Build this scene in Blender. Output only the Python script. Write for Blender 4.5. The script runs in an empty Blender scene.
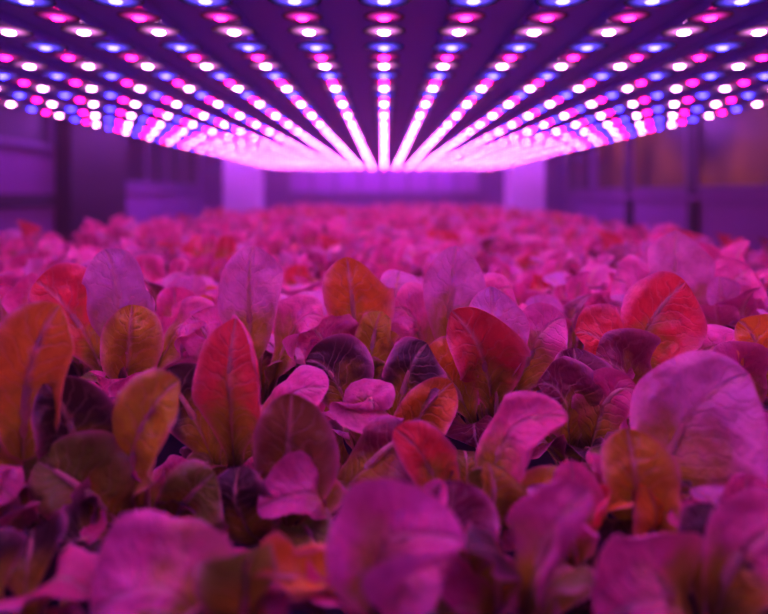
import bpy, math, random
from mathutils import Vector, noise
random.seed(7)
D=bpy.data
sc=bpy.context.scene
def link(o): sc.collection.objects.link(o); return o
def empty(name,loc=(0,0,0)):
    e=D.objects.new(name,None); e.location=loc; return link(e)

# ------------------------------------------------------------ materials
def newmat(name):
    m=D.materials.new(name); m.use_nodes=True
    nt=m.node_tree; nt.nodes.clear()
    return m,nt,nt.nodes,nt.links
def surf(name,col,rough=.5,var=.15,scale=6,bump=0,metal=0):
    m,nt,N,L=newmat(name)
    out=N.new('ShaderNodeOutputMaterial'); p=N.new('ShaderNodeBsdfPrincipled')
    tc=N.new('ShaderNodeTexCoord'); nz=N.new('ShaderNodeTexNoise'); nz.inputs['Scale'].default_value=scale
    nz.inputs['Detail'].default_value=5
    L.new(tc.outputs['Object'],nz.inputs['Vector'])
    mx=N.new('ShaderNodeMix'); mx.data_type='RGBA'
    mx.inputs[6].default_value=(*[c*(1-var) for c in col],1); mx.inputs[7].default_value=(*[min(1,c*(1+var)) for c in col],1)
    L.new(nz.outputs['Fac'],mx.inputs[0]); L.new(mx.outputs[2],p.inputs['Base Color'])
    p.inputs['Roughness'].default_value=rough; p.inputs['Metallic'].default_value=metal
    if bump:
        b=N.new('ShaderNodeBump'); b.inputs['Strength'].default_value=bump; b.inputs['Distance'].default_value=.01
        L.new(nz.outputs['Fac'],b.inputs['Height']); L.new(b.outputs[0],p.inputs['Normal'])
    L.new(p.outputs[0],out.inputs[0]); return m
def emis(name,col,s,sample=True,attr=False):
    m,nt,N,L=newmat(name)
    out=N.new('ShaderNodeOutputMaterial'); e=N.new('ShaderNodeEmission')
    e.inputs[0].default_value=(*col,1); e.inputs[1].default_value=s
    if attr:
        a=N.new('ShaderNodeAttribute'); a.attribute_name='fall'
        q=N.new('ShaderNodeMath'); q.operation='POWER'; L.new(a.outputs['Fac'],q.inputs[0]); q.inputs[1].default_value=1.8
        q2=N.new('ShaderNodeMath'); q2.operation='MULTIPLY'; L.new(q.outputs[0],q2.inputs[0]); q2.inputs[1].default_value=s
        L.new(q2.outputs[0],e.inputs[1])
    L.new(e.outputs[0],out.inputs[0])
    if not sample:
        try: m.cycles.emission_sampling='NONE'
        except Exception: pass
    return m

def leafmat():
    m,nt,N,L=newmat('lettuce_leaf')
    out=N.new('ShaderNodeOutputMaterial'); p=N.new('ShaderNodeBsdfPrincipled')
    at=N.new('ShaderNodeAttribute'); at.attribute_name='tone'
    uv=N.new('ShaderNodeUVMap'); sep=N.new('ShaderNodeSeparateXYZ'); L.new(uv.outputs[0],sep.inputs[0])
    def math_(op,a,b=None,c=None):
        n=N.new('ShaderNodeMath'); n.operation=op
        for i,v in enumerate((a,b,c)):
            if v is None: continue
            if isinstance(v,(int,float)): n.inputs[i].default_value=v
            else: L.new(v,n.inputs[i])
        return n.outputs[0]
    tc=N.new('ShaderNodeTexCoord')
    nz=N.new('ShaderNodeTexNoise'); nz.inputs['Scale'].default_value=24; nz.inputs['Detail'].default_value=5
    L.new(tc.outputs['Object'],nz.inputs['Vector'])
    nb=N.new('ShaderNodeTexNoise'); nb.inputs['Scale'].default_value=95; nb.inputs['Detail'].default_value=3
    L.new(tc.outputs['Object'],nb.inputs['Vector'])
    au=math_('ABSOLUTE',math_('SUBTRACT',math_('MULTIPLY',sep.outputs[0],2),1))
    ph=math_('ADD',math_('MULTIPLY',math_('SUBTRACT',sep.outputs[1],math_('MULTIPLY',math_('POWER',au,.7),.2)),80),math_('MULTIPLY',nz.outputs['Fac'],26))
    vein=math_('POWER',math_('ABSOLUTE',math_('COSINE',math_('MULTIPLY',ph,.5))),22)
    vein=math_('MULTIPLY',vein,math_('SUBTRACT',1,au))
    mid=math_('MAXIMUM',math_('SUBTRACT',1,math_('MULTIPLY',au,11)),0)
    vv=math_('MINIMUM',math_('ADD',math_('MULTIPLY',vein,.4),math_('MULTIPLY',mid,.9)),1)
    nzc=math_('SUBTRACT',nz.outputs['Fac'],.5)
    g=math_('ADD',sep.outputs[1],math_('MULTIPLY',nzc,.8))
    g=math_('ADD',g,math_('MULTIPLY',au,.18))
    # colour ramp along the blade: dark base paints crevice shade -> yellow green -> leaf tone
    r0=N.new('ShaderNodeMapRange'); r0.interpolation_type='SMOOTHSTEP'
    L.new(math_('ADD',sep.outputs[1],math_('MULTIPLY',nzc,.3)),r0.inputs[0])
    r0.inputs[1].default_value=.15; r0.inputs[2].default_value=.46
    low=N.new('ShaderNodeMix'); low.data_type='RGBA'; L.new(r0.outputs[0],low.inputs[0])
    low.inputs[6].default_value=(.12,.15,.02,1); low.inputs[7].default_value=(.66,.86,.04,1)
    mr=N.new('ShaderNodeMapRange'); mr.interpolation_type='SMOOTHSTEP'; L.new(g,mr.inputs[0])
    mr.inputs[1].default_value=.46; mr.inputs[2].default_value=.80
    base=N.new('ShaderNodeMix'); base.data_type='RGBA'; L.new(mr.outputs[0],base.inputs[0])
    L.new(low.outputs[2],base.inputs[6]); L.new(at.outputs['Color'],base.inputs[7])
    mot=N.new('ShaderNodeMix'); mot.data_type='RGBA'; mot.blend_type='MULTIPLY'
    cr=N.new('ShaderNodeValToRGB'); cr.color_ramp.elements[0].position=.36; cr.color_ramp.elements[1].position=.62
    cr.color_ramp.elements[0].color=(.62,.42,.48,1); cr.color_ramp.elements[1].color=(1.1,1.1,1.1,1)
    L.new(nz.outputs['Fac'],cr.inputs[0]); mot.inputs[0].default_value=.7
    L.new(base.outputs[2],mot.inputs[6]); L.new(cr.outputs[0],mot.inputs[7])
    rim=N.new('ShaderNodeMix'); rim.data_type='RGBA'
    L.new(math_('MULTIPLY',math_('MULTIPLY',math_('POWER',au,6),.75),r0.outputs[0]),rim.inputs[0])
    L.new(mot.outputs[2],rim.inputs[6]); rim.inputs[7].default_value=(.95,.42,.68,1)
    ve=N.new('ShaderNodeMix'); ve.data_type='RGBA'; L.new(math_('MULTIPLY',vv,.6),ve.inputs[0])
    L.new(rim.outputs[2],ve.inputs[6]); ve.inputs[7].default_value=(.95,.72,.65,1)
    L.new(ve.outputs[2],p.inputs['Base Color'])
    p.inputs['Roughness'].default_value=.32
    p.inputs['Specular IOR Level'].default_value=.9
    b=N.new('ShaderNodeBump'); b.inputs['Strength'].default_value=.8; b.inputs['Distance'].default_value=.005
    L.new(math_('ADD',math_('ADD',math_('MULTIPLY',vv,-.8),math_('MULTIPLY',nb.outputs['Fac'],.8)),math_('MULTIPLY',nz.outputs['Fac'],1.6)),b.inputs['Height'])
    L.new(b.outputs[0],p.inputs['Normal'])
    tr=N.new('ShaderNodeBsdfTranslucent'); L.new(ve.outputs[2],tr.inputs[0]); L.new(b.outputs[0],tr.inputs[1])
    ms=N.new('ShaderNodeMixShader'); ms.inputs[0].default_value=.25
    L.new(p.outputs[0],ms.inputs[1]); L.new(tr.outputs[0],ms.inputs[2]); L.new(ms.outputs[0],out.inputs[0])
    return m
M_leaf=leafmat()
M_plug=surf('rockwool',(.15,.12,.1),.9,.4,60,.5)
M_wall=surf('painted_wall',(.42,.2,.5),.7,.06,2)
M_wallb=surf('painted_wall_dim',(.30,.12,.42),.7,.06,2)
M_dark=surf('dark_panel',(.02,.012,.03),.5,.2,3)
M_ceil=surf('ceiling_paint',(.12,.08,.2),.8,.1,2)
M_floor=surf('concrete_floor',(.25,.2,.3),.6,.25,3,.1)
M_frame=surf('window_frame_metal',(.3,.18,.4),.4,.1,5)
M_tray=surf('tray_plastic',(.55,.45,.65),.4,.08,4)
M_sub=surf('raft_foam',(.02,.015,.06),.7,.3,30,.3)
M_metal=surf('galvanised_steel',(.4,.4,.43),.35,.1,10,metal=.8)
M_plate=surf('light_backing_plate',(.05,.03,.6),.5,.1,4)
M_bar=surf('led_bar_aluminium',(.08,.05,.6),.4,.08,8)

class MB:
    def __init__(s): s.v=[];s.f=[];s.m=[]
    def box(s,x0,x1,y0,y1,z0,z1,mi=0):
        b=len(s.v)
        s.v+=[(x0,y0,z0),(x1,y0,z0),(x1,y1,z0),(x0,y1,z0),(x0,y0,z1),(x1,y0,z1),(x1,y1,z1),(x0,y1,z1)]
        for q in ((0,3,2,1),(4,5,6,7),(0,1,5,4),(1,2,6,5),(2,3,7,6),(3,0,4,7)):
            s.f.append([b+i for i in q]); s.m.append(mi)
    def cyl(s,x,y,z0,z1,r,n=8,mi=0):
        b=len(s.v)
        for k in range(n):
            a=2*math.pi*k/n
            s.v+=[(x+r*math.cos(a),y+r*math.sin(a),z0),(x+r*math.cos(a),y+r*math.sin(a),z1)]
        for k in range(n):
            j=(k+1)%n
            s.f.append([b+2*k,b+2*j,b+2*j+1,b+2*k+1]); s.m.append(mi)
        s.f.append([b+2*k for k in range(n)][::-1]); s.m.append(mi)
        s.f.append([b+2*k+1 for k in range(n)]); s.m.append(mi)
    def obj(s,name,mats,parent=None,smooth=False,bevel=0,loc=None):
        me=D.meshes.new(name); me.from_pydata(s.v,[],s.f)
        for m in mats: me.materials.append(m)
        me.polygons.foreach_set('material_index',s.m)
        if smooth: me.polygons.foreach_set('use_smooth',[True]*len(s.f))
        me.update()
        o=link(D.objects.new(name,me))
        if parent: o.parent=parent
        if loc: o.location=loc
        if bevel:
            b=o.modifiers.new('bevel','BEVEL'); b.width=bevel; b.segments=2; b.limit_method='ANGLE'
        return o

# ------------------------------------------------------------ room shell
RX,Y0,Y1,ZH=3.2,-2.5,10.5,2.7
def room(name,b,mat):
    m=MB(); m.box(*b); return m.obj(name,[mat])
room('floor',(-RX-.1,RX+.1,Y0-.1,Y1+.1,-.1,0),M_floor)
room('ceiling',(-RX-.1,RX+.1,Y0-.1,Y1+.1,ZH,ZH+.1),M_ceil)
room('wall_left',(-RX-.1,-RX,Y0,Y1,0,ZH),M_wall)
room('wall_right',(RX,RX+.1,Y0,Y1,0,ZH),M_wall)
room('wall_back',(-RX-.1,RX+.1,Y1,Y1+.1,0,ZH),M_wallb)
room('wall_front',(-RX-.1,RX+.1,Y0-.1,Y0,0,ZH),M_wall)

def glassmat(name,warm):
    m,nt,N,L=newmat(name)
    out=N.new('ShaderNodeOutputMaterial'); p=N.new('ShaderNodeBsdfPrincipled')
    p.inputs['Base Color'].default_value=(.01,.005,.02,1); p.inputs['Roughness'].default_value=.3
    p.inputs['Specular IOR Level'].default_value=.2
    tc=N.new('ShaderNodeTexCoord'); nz=N.new('ShaderNodeTexNoise'); nz.inputs['Scale'].default_value=.9
    L.new(tc.outputs['Object'],nz.inputs['Vector'])
    cr=N.new('ShaderNodeValToRGB'); cr.color_ramp.elements[0].position=.42; cr.color_ramp.elements[1].position=.7
    cr.color_ramp.elements[0].color=(.006,.001,.006,1); cr.color_ramp.elements[1].color=(*warm,1)
    L.new(nz.outputs['Fac'],cr.inputs[0]); L.new(cr.outputs[0],p.inputs['Emission Color']); p.inputs['Emission Strength'].default_value=1
    L.new(p.outputs[0],out.inputs[0]); return m
M_gl=glassmat('window_glass_night',(.02,.004,.05))
M_glw=glassmat('window_glass_warm',(.27,.05,.01))  # warm reflections painted into the panes as patchy emission
wn=[0]
def window_side(sx,y0,y1,z0,z1,nm,glass):
    wn[0]+=1; m=MB()
    xi=sx*(RX-.0); xo=sx*(RX-.05); a,b=min(xi,xo),max(xi,xo)
    t=.05
    m.box(a,b,y0,y1,z0,z0+t); m.box(a,b,y0,y1,z1-t,z1)
    for k in range(nm+1):
        y=y0+(y1-y0-t)*k/nm; m.box(a,b,y,y+t,z0+t,z1-t)
    g0,g1=min(sx*(RX-.004),sx*(RX-.02)),max(sx*(RX-.004),sx*(RX-.02))
    m.box(g0,g1,y0+t,y1-t,z0+t,z1-t,1)
    return m.obj('window_%d'%wn[0],[M_frame,glass])
window_side(-1,7.2,10.2,1.25,2.2,4,M_gl)
window_side(-1,3.6,5.7,1.56,2.2,2,M_gl)
window_side(1,7.8,8.95,1.17,2.2,1,M_glw)
window_side(1,6.2,7.65,1.17,2.2,1,M_glw)
window_side(1,4.2,6.05,1.17,2.2,1,M_glw)
window_side(1,9.1,10.3,1.17,2.2,2,M_gl)
wn[0]+=1
m=MB(); t=.05
m.box(-1.7,1.7,Y1-.05,Y1,1.12,1.17); m.box(-1.7,1.7,Y1-.05,Y1,2.2,2.25)
for k in range(9):
    x=-1.7+3.35*k/8; m.box(x,x+t,Y1-.05,Y1,1.17,2.2)
m.box(-1.65,1.65,Y1-.02,Y1-.004,1.17,2.2,1)
M_frost=surf('frosted_glass',(.55,.26,.66),.4,.2,3)
m.obj('window_%d'%wn[0],[M_frame,M_frost])
m=MB(); m.box(-RX,-RX+.16,5.8,7.05,0,ZH); m.obj('dark_pilaster',[M_dark],bevel=.01)
m=MB(); m.box(RX-.06,RX,7.66,7.79,0,ZH); m.box(RX-.06,RX,6.06,6.19,0,ZH); m.obj('window_pier',[M_dark])
m=MB(); m.box(-RX,-RX+.06,Y0,5.75,1.02,1.14); m.obj('trim_1',[M_dark])
m=MB(); m.box(RX-.08,RX,Y0,Y1,1.08,1.13); m.obj('trim_2',[M_wall])
m=MB(); m.box(-RX,-RX+.08,7.1,Y1,1.16,1.22); m.obj('trim_3',[M_wall])
M_col=surf('column_paint',(.97,.85,.98),.6,.05,3)
for sx in(-1,1):
    m=MB(); c=sx*2.10
    m.box(c-.25,c+.25,8.7,9.2,0,ZH); m.box(c-.28,c+.28,8.67,9.23,0,.12)
    m.obj('concrete_column',[M_col],bevel=.015)

M_fill=emis('violet_fill',(.55,.1,1),105)  # added fixtures, put in to brighten the walls and columns
def fill_tube(x,y,L,axis,z=2.3):
    m=MB()
    if axis=='y':
        m.box(x-.05,x+.05,y-L/2,y+L/2,z+.02,z+.06); m.box(x-.018,x+.018,y-L/2+.03,y+L/2-.03,z-.015,z+.02,1)
        for s in(-1,1): m.cyl(x,y+s*L*.4,z+.06,ZH,.006,6)
    else:
        m.box(x-L/2,x+L/2,y-.05,y+.05,z+.02,z+.06); m.box(x-L/2+.03,x+L/2-.03,y-.018,y+.018,z-.015,z+.02,1)
        for s in(-1,1): m.cyl(x+s*L*.4,y,z+.06,ZH,.006,6)
    m.obj('wall_fill_light',[M_frame,M_fill])
fill_tube(-.8,9.9,1.3,'x',2.35); fill_tube(.8,9.9,1.3,'x',2.35)
fill_tube(-2.1,8.0,.9,'y',2.1); fill_tube(2.1,8.0,.9,'y',2.1)
fill_tube(-2.5,4.9,.6,'y',2.5)

# ------------------------------------------------------------ growing bed
BW,BY0,BY1,BZ=1.5,-.4,7.7,.78
bed=empty('growing_bed')
m=MB()
m.box(-BW,BW,BY0,BY1,BZ-.1,BZ-.01); m.obj('raft',[M_sub],bed)
m=MB()
m.box(-BW-.03,-BW,BY0,BY1,BZ-.14,BZ-.01); m.box(BW,BW+.03,BY0,BY1,BZ-.14,BZ-.01)
m.box(-BW-.03,BW+.03,BY0-.03,BY0,BZ-.14,BZ-.01); m.box(-BW-.03,BW+.03,BY1,BY1+.03,BZ-.14,BZ-.01)
m.box(-BW,BW,BY0,BY1,BZ-.14,BZ-.11)
m.obj('tray_rim',[M_tray],bed,bevel=.004)
m=MB()
for y in (BY0+.1,1.6,3.6,5.6,BY1-.1):
    for x in(-BW+.1,0,BW-.1): m.box(x-.03,x+.03,y-.03,y+.03,0,BZ-.18)
    m.box(-BW,BW,y-.03,y+.03,BZ-.18,BZ-.14)
m.obj('stand',[M_metal],bed)

# ------------------------------------------------------------ LED array
CZ=1.15; H=.35; LZ=CZ+H
rows=9; RS=.165; PITCH=.118; PY0,PY1=-.08,8.5
arr=empty('led_grow_light_array')
m=MB(); m.box(-rows*RS-.1,rows*RS+.1,PY0,PY1,LZ+.03,LZ+.05); m.obj('backing_plate',[M_plate],arr)
m=MB()
for r in range(-rows,rows+1): m.box(r*RS-.03,r*RS+.03,PY0+.01,PY1-.01,LZ+.008,LZ+.03)
m.obj('led_bars',[M_bar],arr)
m=MB()
for x in(-1.3,0,1.3):
    for y in(.3,2.1,4.2,6.3,8.3): m.cyl(x,y,LZ+.05,ZH,.006,6)
m.obj('hanger_rods',[M_metal],arr)
M_b=emis('led_blue',(.025,.02,1),64); M_p=emis('led_red',(1,.004,.16),82); M_w=emis('led_white',(1,.34,.72),56)
H_b=emis('halo_blue',(.14,.08,1),4,False,True); H_p=emis('halo_red',(1,.04,.6),2.6,False,True); H_w=emis('halo_white',(1,.26,.9),3.2,False,True)  # soft glow round each diode, painted as emissive discs fading outward
m=MB(); 
def dome(m,x,y,z,r,mi,n=8):
    b=len(m.v)
    for (q,dz) in ((r,0),(r*.8,-r*.2),(r*.4,-r*.3)):
        for k in range(n):
            a=2*math.pi*k/n; m.v.append((x+q*math.cos(a),y+q*math.sin(a),z+dz))
    for l in(0,1):
        for k in range(n):
            j=(k+1)%n
            m.f.append([b+l*n+k,b+l*n+n+k,b+l*n+n+j,b+l*n+j]); m.m.append(mi)
    m.f.append([b+2*n+k for k in range(n)][::-1]); m.m.append(mi)
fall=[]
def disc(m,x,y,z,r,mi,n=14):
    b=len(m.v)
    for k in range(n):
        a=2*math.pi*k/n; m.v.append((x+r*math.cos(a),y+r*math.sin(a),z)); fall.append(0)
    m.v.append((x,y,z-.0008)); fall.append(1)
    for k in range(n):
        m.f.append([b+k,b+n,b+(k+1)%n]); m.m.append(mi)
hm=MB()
for r in range(-rows,rows+1):
    k=0; y=PY0+.12
    while y<PY1-.04:
        t=k%3
        x=r*RS
        dome(m,x,y,LZ+.0035,(.013,.012,.0125)[t],t,7)
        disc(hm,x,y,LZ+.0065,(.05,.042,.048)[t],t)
        k+=1; y+=PITCH*(1.2 if t==2 else .9)
m.obj('led_diodes',[M_b,M_p,M_w],arr,smooth=False)
ho=hm.obj('led_halos',[H_b,H_p,H_w],arr)
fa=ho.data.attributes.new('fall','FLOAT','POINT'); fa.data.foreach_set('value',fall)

# ------------------------------------------------------------ lettuce
TONE={'lilac':(.88,.54,.78),'pink':(.95,.27,.56),'mag':(.76,.13,.38),'red':(.92,.13,.12),'orange':(.98,.62,.04),
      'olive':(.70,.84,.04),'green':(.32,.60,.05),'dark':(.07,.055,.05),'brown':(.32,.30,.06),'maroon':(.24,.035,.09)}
class Plant:
    def __init__(s): s.v=[];s.f=[];s.uv=[];s.c=[];s.mi=[]
    def leaf(s,P0,P1,P2,width,F,tone,cup=.35,ruf=.12,bs=.36,nt=12,nu=8,rib=.004,tip=0.):
        P0,P1,P2,F=Vector(P0),Vector(P1),Vector(P2),Vector(F).normalized()
        C=P1*2-(P0+P2)*.5
        ph=random.uniform(0,6.28); ph2=random.uniform(0,6.28); fr=random.uniform(8,12)
        col=TONE[tone] if isinstance(tone,str) else tone
        j=random.uniform(.85,1.12); col=tuple(min(1,c*j*random.uniform(.93,1.07)) for c in col)
        b=len(s.v); spine=[]; ts=[1-(1-i/nt)**1.7 for i in range(nt+1)]
        pk=random.uniform(.52,.64)
        for i in range(nt+1):
            t=min(ts[i],.9999)
            Sp=P0*(1-t)**2+C*2*t*(1-t)+P2*t*t
            T=((C-P0)*(1-t)+(P2-C)*t).normalized()
            side=T.cross(F).normalized(); Nn=side.cross(T).normalized()
            tq=max(0,(t-.6)/.4)
            Sp=Sp-Nn*tip*.05*tq*tq-T*tip*.012*tq*tq
            wp=.12+.04*t
            if t<bs: w=wp
            else:
                q=(t-bs)/(1-bs)
                if q<pk:
                    a=q/pk; w=.13+.87*(math.sin(a*math.pi/2)**1.15)
                else:
                    a=(q-pk)/(1-pk); w=math.sqrt(max(0,1-a**2.6))
            hw=width*.5*w
            spine.append((Sp,Nn,t,side,w))
            ca_=cup*1.9*(.7+.5*w)*(1+.35*math.sin(4*t+ph2))
            for k in range(nu+1):
                u=-1+2*k/nu; au=abs(u)
                wob=1+.045*math.sin(fr*.8*t+ph+(2 if u>0 else 0))+.02*math.sin(fr*2.*t+ph2)
                th=max(.05,ca_)*u*(1.25 if u>0 else .8)
                R=hw/max(.05,ca_)
                lx=R*math.sin(th)*wob; z=R*(1-math.cos(th))
                z+=ruf*1.7*hw*au**2.5*math.sin(fr*t*1.5+(ph if u>0 else ph2))
                z-=hw*.4*max(0,au-.62)**1.5*4*w*(.6+.4*math.sin(3*t+ph))
                P=Sp+side*lx+Nn*z
                nz=noise.noise(P*28+Vector((ph,ph2,0)))*.010*w+noise.noise(P*80+Vector((ph,0,ph2)))*.004*w
                P=P+Nn*nz
                s.v.append(P); s.c.append(col); 
        for i in range(nt):
            for k in range(nu):
                a=b+i*(nu+1)+k
                s.f.append((a,a+1,a+nu+2,a+nu+1)); s.mi.append(0)
                t0,t1=ts[i],ts[i+1]; u0,u1=k/nu,(k+1)/nu
                s.uv+=[(u0,t0),(u1,t0),(u1,t1),(u0,t1)]
        b=len(s.v); n=5; pc=(.85,.76,.5)
        for (Sp,Nn,t,side,w) in spine:
            r=rib*(1-.92*t)*(1 if t<.85 else .2)
            for k in range(n):
                a=2*math.pi*k/n
                s.v.append(Sp-Nn*(r*.9)+side*(math.cos(a)*r*1.5)+Nn*(math.sin(a)*r*.8)); s.c.append(pc)
        for i in range(nt):
            for k in range(n):
                a=b+i*n+k; c=b+i*n+(k+1)%n
                s.f.append((a,c,c+n,a+n)); s.mi.append(0); s.uv+=[(.5,.9)]*4
    def plug(s,x,y,z0,z1,r=.018):
        b=len(s.v)
        for (z,q) in((z0,r),(z1,r*.9)):
            for k in range(8):
                a=k*math.pi/4; s.v.append(Vector((x+q*math.cos(a),y+q*math.sin(a),z))); s.c.append((.3,.25,.2))
        for k in range(8):
            j=(k+1)%8; s.f.append((b+k,b+j,b+8+j,b+8+k)); s.mi.append(1); s.uv+=[(0,0)]*4
        s.f.append(tuple(b+8+k for k in range(8))); s.mi.append(1); s.uv+=[(0,0)]*8
    def mesh(s,name,org=(0,0,0)):
        o=Vector(org)
        me=D.meshes.new(name); me.from_pydata([tuple(v-o) for v in s.v],[],s.f)
        me.materials.append(M_leaf); me.materials.append(M_plug)
        me.polygons.foreach_set('material_index',s.mi); me.polygons.foreach_set('use_smooth',[True]*len(s.f))
        uv=me.uv_layers.new(name='UVMap'); uv.data.foreach_set('uv',[x for p in s.uv for x in p])
        ca=me.color_attributes.new('tone','FLOAT_COLOR','POINT')
        ca.data.foreach_set('color',[x for c in s.c for x in (*c,1)])
        me.update(); return me
def rosette(P,cx,cy,cz,hgt,n,nt=12,nu=8,tones=None,rmax=.1,a0=None,wr=(.07,.105)):
    a0=random.uniform(0,6.28) if a0 is None else a0
    for i in range(n):
        f=i/max(1,n-1)
        a=a0+i*2.4+random.uniform(-.2,.2)
        d=Vector((math.cos(a),math.sin(a),0)); c=Vector((cx,cy,cz))
        L=hgt*(1.0-.35*f)*random.uniform(.85,1.1)
        r1=.012+.035*f+random.uniform(0,.012); r2=.02+rmax*f**.8*random.uniform(.8,1.2)
        P0=c+d*.008; P1=c+d*r1+Vector((0,0,L*.6)); P2=c+d*r2+Vector((0,0,L*(1-.12*f)))
        F=-d*(.9-.3*f)+Vector((random.uniform(-.3,.3),random.uniform(-.3,.3),.15+.6*f))
        w=random.uniform(*wr)
        P.leaf(P0,P1,P2,w,F,random.choice(tones),cup=random.uniform(.2,.7),ruf=random.uniform(.06,.22),nt=nt,nu=nu,tip=random.uniform(0,.8),bs=random.uniform(.22,.36))
TN=['lilac']*8+['pink']*9+['mag']*4+['red']*1+['orange']*1+['maroon']*2
variants=[]
for k in range(9):
    P=Plant(); rosette(P,0,0,0,random.uniform(.19,.22),random.randint(9,12),tones=TN,nt=14); P.plug(0,0,-.008,.012)
    variants.append(P.mesh('lettuce_head_%d'%k))

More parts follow.
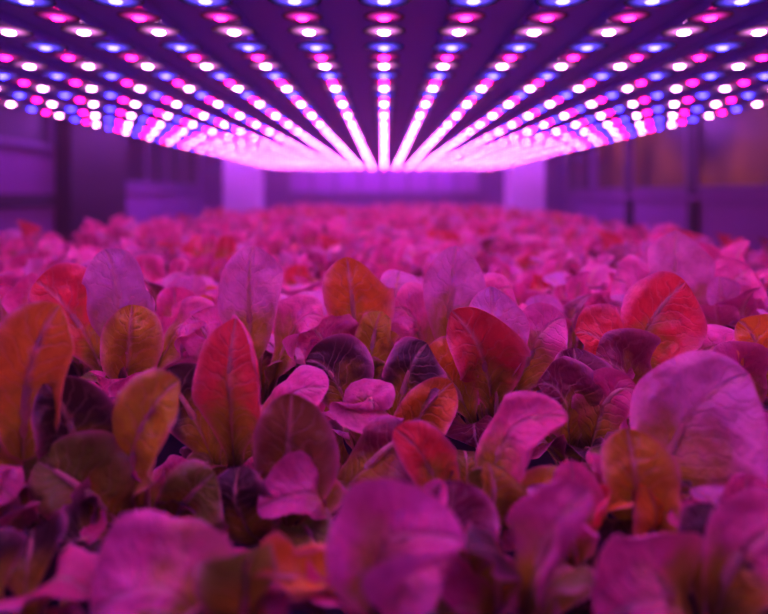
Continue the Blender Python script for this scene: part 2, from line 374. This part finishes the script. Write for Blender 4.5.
Z0=BZ
HERO=[
 ((.02,.50),[((-.01,.455,.865),(.04,.41,.928),.12,(.35,-.65,.75),'pink',.8,.16,.9),
             ((-.04,.47,.84),(-.10,.44,.868),.065,(-.1,-.3,1),'orange',.6,.2,0),
             ((.05,.50,.85),(.06,.52,.90),.07,(0,-1,.3),'maroon',.3,.1,0)]),
 ((.10,.47),[((.115,.45,.87),(.14,.43,.938),.095,(-.7,-.6,.35),'pink',.7,.14,.4),
             ((.07,.45,.83),(.05,.43,.85),.07,(0,-.4,1),'mag',.4,.15,0)]),
 ((-.12,.46),[((-.15,.44,.85),(-.215,.415,.868),.105,(0,-.5,.9),'pink',.6,.16,.5),
             ((-.10,.44,.83),(-.08,.42,.85),.08,(.1,-.5,.9),'mag',.35,.15,.5)]),
 ((.24,.46),[((.215,.44,.84),(.15,.42,.862),.11,(0,-.4,.9),'pink',.5,.16,.5),
             ((.265,.45,.87),(.31,.44,.91),.09,(-.2,-.8,.4),'pink',.6,.14,.5),
             ((.26,.44,.83),(.29,.42,.85),.085,(.1,-.4,.9),'mag',.4,.16,.4)]),
 ((-.28,.46),[((-.26,.44,.82),(-.23,.42,.835),.08,(.1,-.4,.9),'mag',.3,.12,.4),
             ((-.31,.44,.80),(-.35,.43,.815),.09,(.1,-.6,.7),'maroon',.3,.12,.4)]),
 ((-.10,.62),[((-.098,.60,.85),(-.092,.585,.950),.10,(.05,-1,.1),'brown',.55,.08,.3),
             ((-.135,.58,.83),(-.15,.57,.885),.08,(-.3,-.9,.4),'dark',.3,.1,.5),
             ((-.06,.58,.85),(-.12,.545,.875),.065,(-.2,-.6,.8),'pink',.6,.15,.5),
             ((-.02,.63,.86),(.025,.63,.90),.09,(-.6,-.7,.2),'maroon',.3,.1,.4)]),
 ((.09,.63),[((.115,.605,.885),(.155,.57,.955),.09,(-.1,-.6,.8),'pink',.6,.1,.8),
             ((.05,.60,.865),(.025,.57,.915),.06,(.3,-.9,.2),'red',.3,.1,.5),
             ((.14,.58,.84),(.165,.56,.89),.065,(-.4,-.9,.2),'olive',.3,.1,.3),
             ((.10,.57,.84),(.115,.55,.89),.08,(.5,-.8,.1),'olive',.5,.1,.6)]),
 ((.25,.60),[((.29,.6,.895),(.325,.555,.978),.145,(-.2,-.75,.45),'lilac',.45,.1,.8),
             ((.237,.56,.85),(.222,.54,.93),.085,(-.3,-1,.1),'olive',.5,.18,.4),
             ((.245,.55,.83),(.25,.53,.89),.07,(.5,-1,.2),'orange',.5,.15,.5),
             ((.34,.58,.87),(.39,.56,.93),.1,(-.3,-.8,.4),'mag',.3,.1,.4)]),
 ((-.36,.62),[((-.362,.6,.93),(-.325,.575,1.035),.125,(.15,-1,.1),'orange',.45,.08,.5),
             ((-.31,.6,.88),(-.325,.575,.968),.09,(.5,-.8,.3),'dark',.6,.08,.5),
             ((-.38,.56,.87),(-.33,.53,.895),.08,(0,-.4,1),'pink',.3,.1,.5),
             ((-.40,.6,.86),(-.43,.57,.93),.09,(.2,-1,.1),'olive',.3,.1,.4)]),
 ((-.24,.61),[((-.25,.59,.885),(-.20,.555,.974),.105,(-.45,-1,.15),'olive',.6,.1,.3),
             ((-.28,.58,.85),(-.33,.56,.90),.09,(.1,-.8,.5),'green',.4,.1,.4),
             ((-.20,.58,.84),(-.17,.56,.88),.08,(0,-1,.3),'green',.3,.1,.4)]),
 ((-.165,.68),[((-.168,.655,.91),(-.165,.62,.998),.12,(0,-1,.05),'red',.6,.08,.8),
             ((-.13,.67,.89),(-.07,.65,.955),.1,(-.1,-.5,.9),'pink',.35,.1,.5),
             ((-.21,.68,.88),(-.25,.67,.95),.09,(.2,-.8,.4),'dark',.4,.1,.5)]),
 ((-.01,.72),[((-.02,.70,.89),(-.015,.67,.93),.085,(0,-.5,.9),'pink',.35,.15,.5),
             ((.02,.72,.9),(.04,.70,.965),.09,(-.2,-.9,.2),'dark',.4,.1,.5),
             ((-.05,.73,.9),(-.08,.71,.95),.09,(.2,-.9,.3),'dark',.4,.1,.5),
             ((.03,.70,.87),(.07,.67,.93),.07,(-.1,-.9,.2),'orange',.3,.1,.5)]),
 ((.15,.84),[((.14,.81,.90),(.10,.77,.99),.12,(.15,-1,.1),'red',.55,.1,.6),
             ((.15,.83,.92),(.15,.80,1.0),.1,(0,-.9,.5),'lilac',.45,.08,.8),
             ((.2,.83,.92),(.24,.81,.985),.1,(-.3,-.8,.4),'pink',.4,.1,.5),
             ((.10,.80,.88),(.06,.77,.94),.08,(.3,-.9,.2),'orange',.3,.1,.5)]),
 ((-.40,.92),[((-.395,.9,.95),(-.40,.855,1.05),.14,(.1,-.9,.4),'lilac',.45,.12,.8),
             ((-.37,.86,.9),(-.35,.83,.99),.1,(.4,-.9,.1),'olive',.4,.1,.4),
             ((-.46,.92,.93),(-.53,.9,1.02),.12,(.3,-.9,.3),'red',.3,.1,.4),
             ((-.33,.92,.92),(-.27,.9,.98),.11,(-.2,-.6,.8),'pink',.3,.1,.5)]),
 ((-.20,.93),[((-.205,.91,.95),(-.20,.87,1.055),.125,(.05,-1,.35),'lilac',.45,.08,.8),
             ((-.15,.9,.92),(-.10,.87,.985),.12,(-.1,-.6,.8),'pink',.3,.1,.5),
             ((-.25,.9,.90),(-.28,.88,.97),.1,(.2,-.8,.5),'pink',.3,.1,.5)]),
 ((-.03,.95),[((-.045,.92,.94),(-.052,.87,1.03),.115,(0,-1,.35),'orange',.4,.14,.8),
             ((-.02,.9,.9),(-.01,.88,.975),.08,(-.3,-1,.1),'olive',.5,.1,.4),
             ((.01,.97,.95),(.028,.98,1.03),.075,(0,-1,.2),'lilac',.3,.1,.5),
             ((-.08,.9,.9),(-.10,.88,.955),.1,(.3,-.8,.4),'mag',.3,.1,.5)]),
 ((.10,.95),[((.10,.92,.95),(.105,.875,1.052),.12,(0,-1,.35),'lilac',.5,.1,.8),
             ((.15,.95,.94),(.19,.93,1.01),.11,(-.1,-.8,.5),'pink',.3,.1,.6),
             ((.06,.93,.92),(.03,.9,.98),.1,(.3,-.8,.4),'pink',.3,.1,.5)]),
 ((.24,.74),[((.22,.72,.88),(.20,.69,.935),.1,(.1,-.7,.6),'maroon',.4,.12,.5),
             ((.26,.72,.88),(.28,.69,.93),.1,(-.1,-.7,.6),'mag',.4,.12,.5),
             ((.24,.74,.89),(.24,.73,.95),.09,(0,-.9,.3),'maroon',.4,.12,.5)]),
 ((.36,.88),[((.37,.86,.93),(.425,.83,1.025),.13,(-.2,-1,.1),'red',.6,.1,.4),
             ((.32,.85,.91),(.28,.82,.965),.1,(.1,-.8,.5),'red',.4,.1,.5),
             ((.33,.82,.88),(.3,.78,.94),.12,(.1,-.7,.6),'maroon',.4,.12,.5),
             ((.42,.84,.9),(.48,.8,.96),.12,(-.1,-.6,.8),'pink',.3,.1,.5)]),
 ((.50,.80),[((.49,.78,.91),(.47,.75,.98),.11,(0,-.9,.3),'orange',.4,.1,.5),
             ((.52,.78,.9),(.55,.74,.96),.13,(-.2,-.7,.6),'lilac',.4,.1,.5),
             ((.45,.76,.88),(.42,.72,.935),.12,(.1,-.7,.6),'mag',.4,.1,.5)]),
 ((.54,1.12),[((.53,1.1,.95),(.53,1.05,1.065),.13,(0,-1,.35),'lilac',.45,.08,.8),
             ((.48,1.1,.93),(.43,1.08,1.0),.12,(.2,-.8,.5),'pink',.3,.1,.5),
             ((.6,1.1,.93),(.66,1.07,1.02),.13,(-.2,-.8,.4),'pink',.3,.1,.5)]),
]
hero_xy=[]
for (bx,by),leaves in HERO:
    hero_xy.append((bx,by))
    P=Plant()
    for (p1,p2,w,F,tone,cup,ruf,tip) in leaves:
        dx=Vector((p1[0]-bx,p1[1]-by,0)); 
        if dx.length>0: dx=dx.normalized()*.008
        P.leaf((bx+dx.x,by+dx.y,Z0),p1,p2,w,F,tone,cup,ruf,nt=36,nu=24,rib=.0065,tip=tip,bs=.28 if p2[2]>.93 else .2)
    rosette(P,bx,by,Z0,.11 if by<.8 else .15,6,nt=16,nu=10,tones=['maroon','dark','dark','green','mag','brown'],rmax=.09,wr=(.055,.085))  # mostly dark tones paint shade into the gaps low between leaves
    P.plug(bx,by,Z0-.008,Z0+.012)
    o=link(D.objects.new('lettuce_plant',P.mesh('lettuce_plant',(bx,by,Z0)))); o.location=(bx,by,Z0)

crop=empty('lettuce_crop')
sp=.138; ny=int((BY1-.36)/sp); cnt=0
for iy in range(ny):
    y=.38+iy*sp
    nx=int(2*(BW-.08)/sp)
    for ix in range(nx+1):
        x=-BW+.09+ix*sp+(sp*.5 if iy%2 else 0)+random.uniform(-.02,.02); yy=y+random.uniform(-.02,.02)
        if abs(x)>BW-.08 or yy>BY1-.08: continue
        near=min((math.hypot(x-a,yy-b) for a,b in hero_xy))
        if near<.075: continue
        if yy<.5 and abs(x)<.35: continue
        o=D.objects.new('head',random.choice(variants)); link(o); o.parent=crop
        s=random.uniform(.78,1.18)
        if near<.2 and yy<1.0: s=.62
        elif yy<.8 : s=.75
        o.location=(x,yy,BZ); o.rotation_euler=(random.uniform(-.12,.12),random.uniform(-.12,.12),random.uniform(0,6.28)); o.scale=(s*1.02,s*1.02,s)
        cnt+=1
print('heads',cnt)

w=D.worlds.new('humid_grow_room_air'); sc.world=w; w.use_nodes=True
nt=w.node_tree
nt.nodes['Background'].inputs[0].default_value=(.05,.01,.1,1); nt.nodes['Background'].inputs[1].default_value=0
vs=nt.nodes.new('ShaderNodeVolumeScatter')
vs.inputs['Color'].default_value=(1,.9,1,1); vs.inputs['Density'].default_value=.027; vs.inputs['Anisotropy'].default_value=.65
nt.links.new(vs.outputs[0],nt.nodes['World Output'].inputs['Volume'])
cam=D.cameras.new('camera'); co=link(D.objects.new('camera',cam))
co.location=(0,0,CZ); co.rotation_euler=(math.radians(90),0,0)
cam.lens=28; cam.sensor_width=36; cam.shift_y=-114/768; cam.clip_start=.01
cam.dof.use_dof=True; cam.dof.focus_distance=.78; cam.dof.aperture_fstop=1.8
sc.camera=co
sc.view_settings.view_transform='Standard'
sc.view_settings.exposure=.2
sc.view_settings.gamma=.88
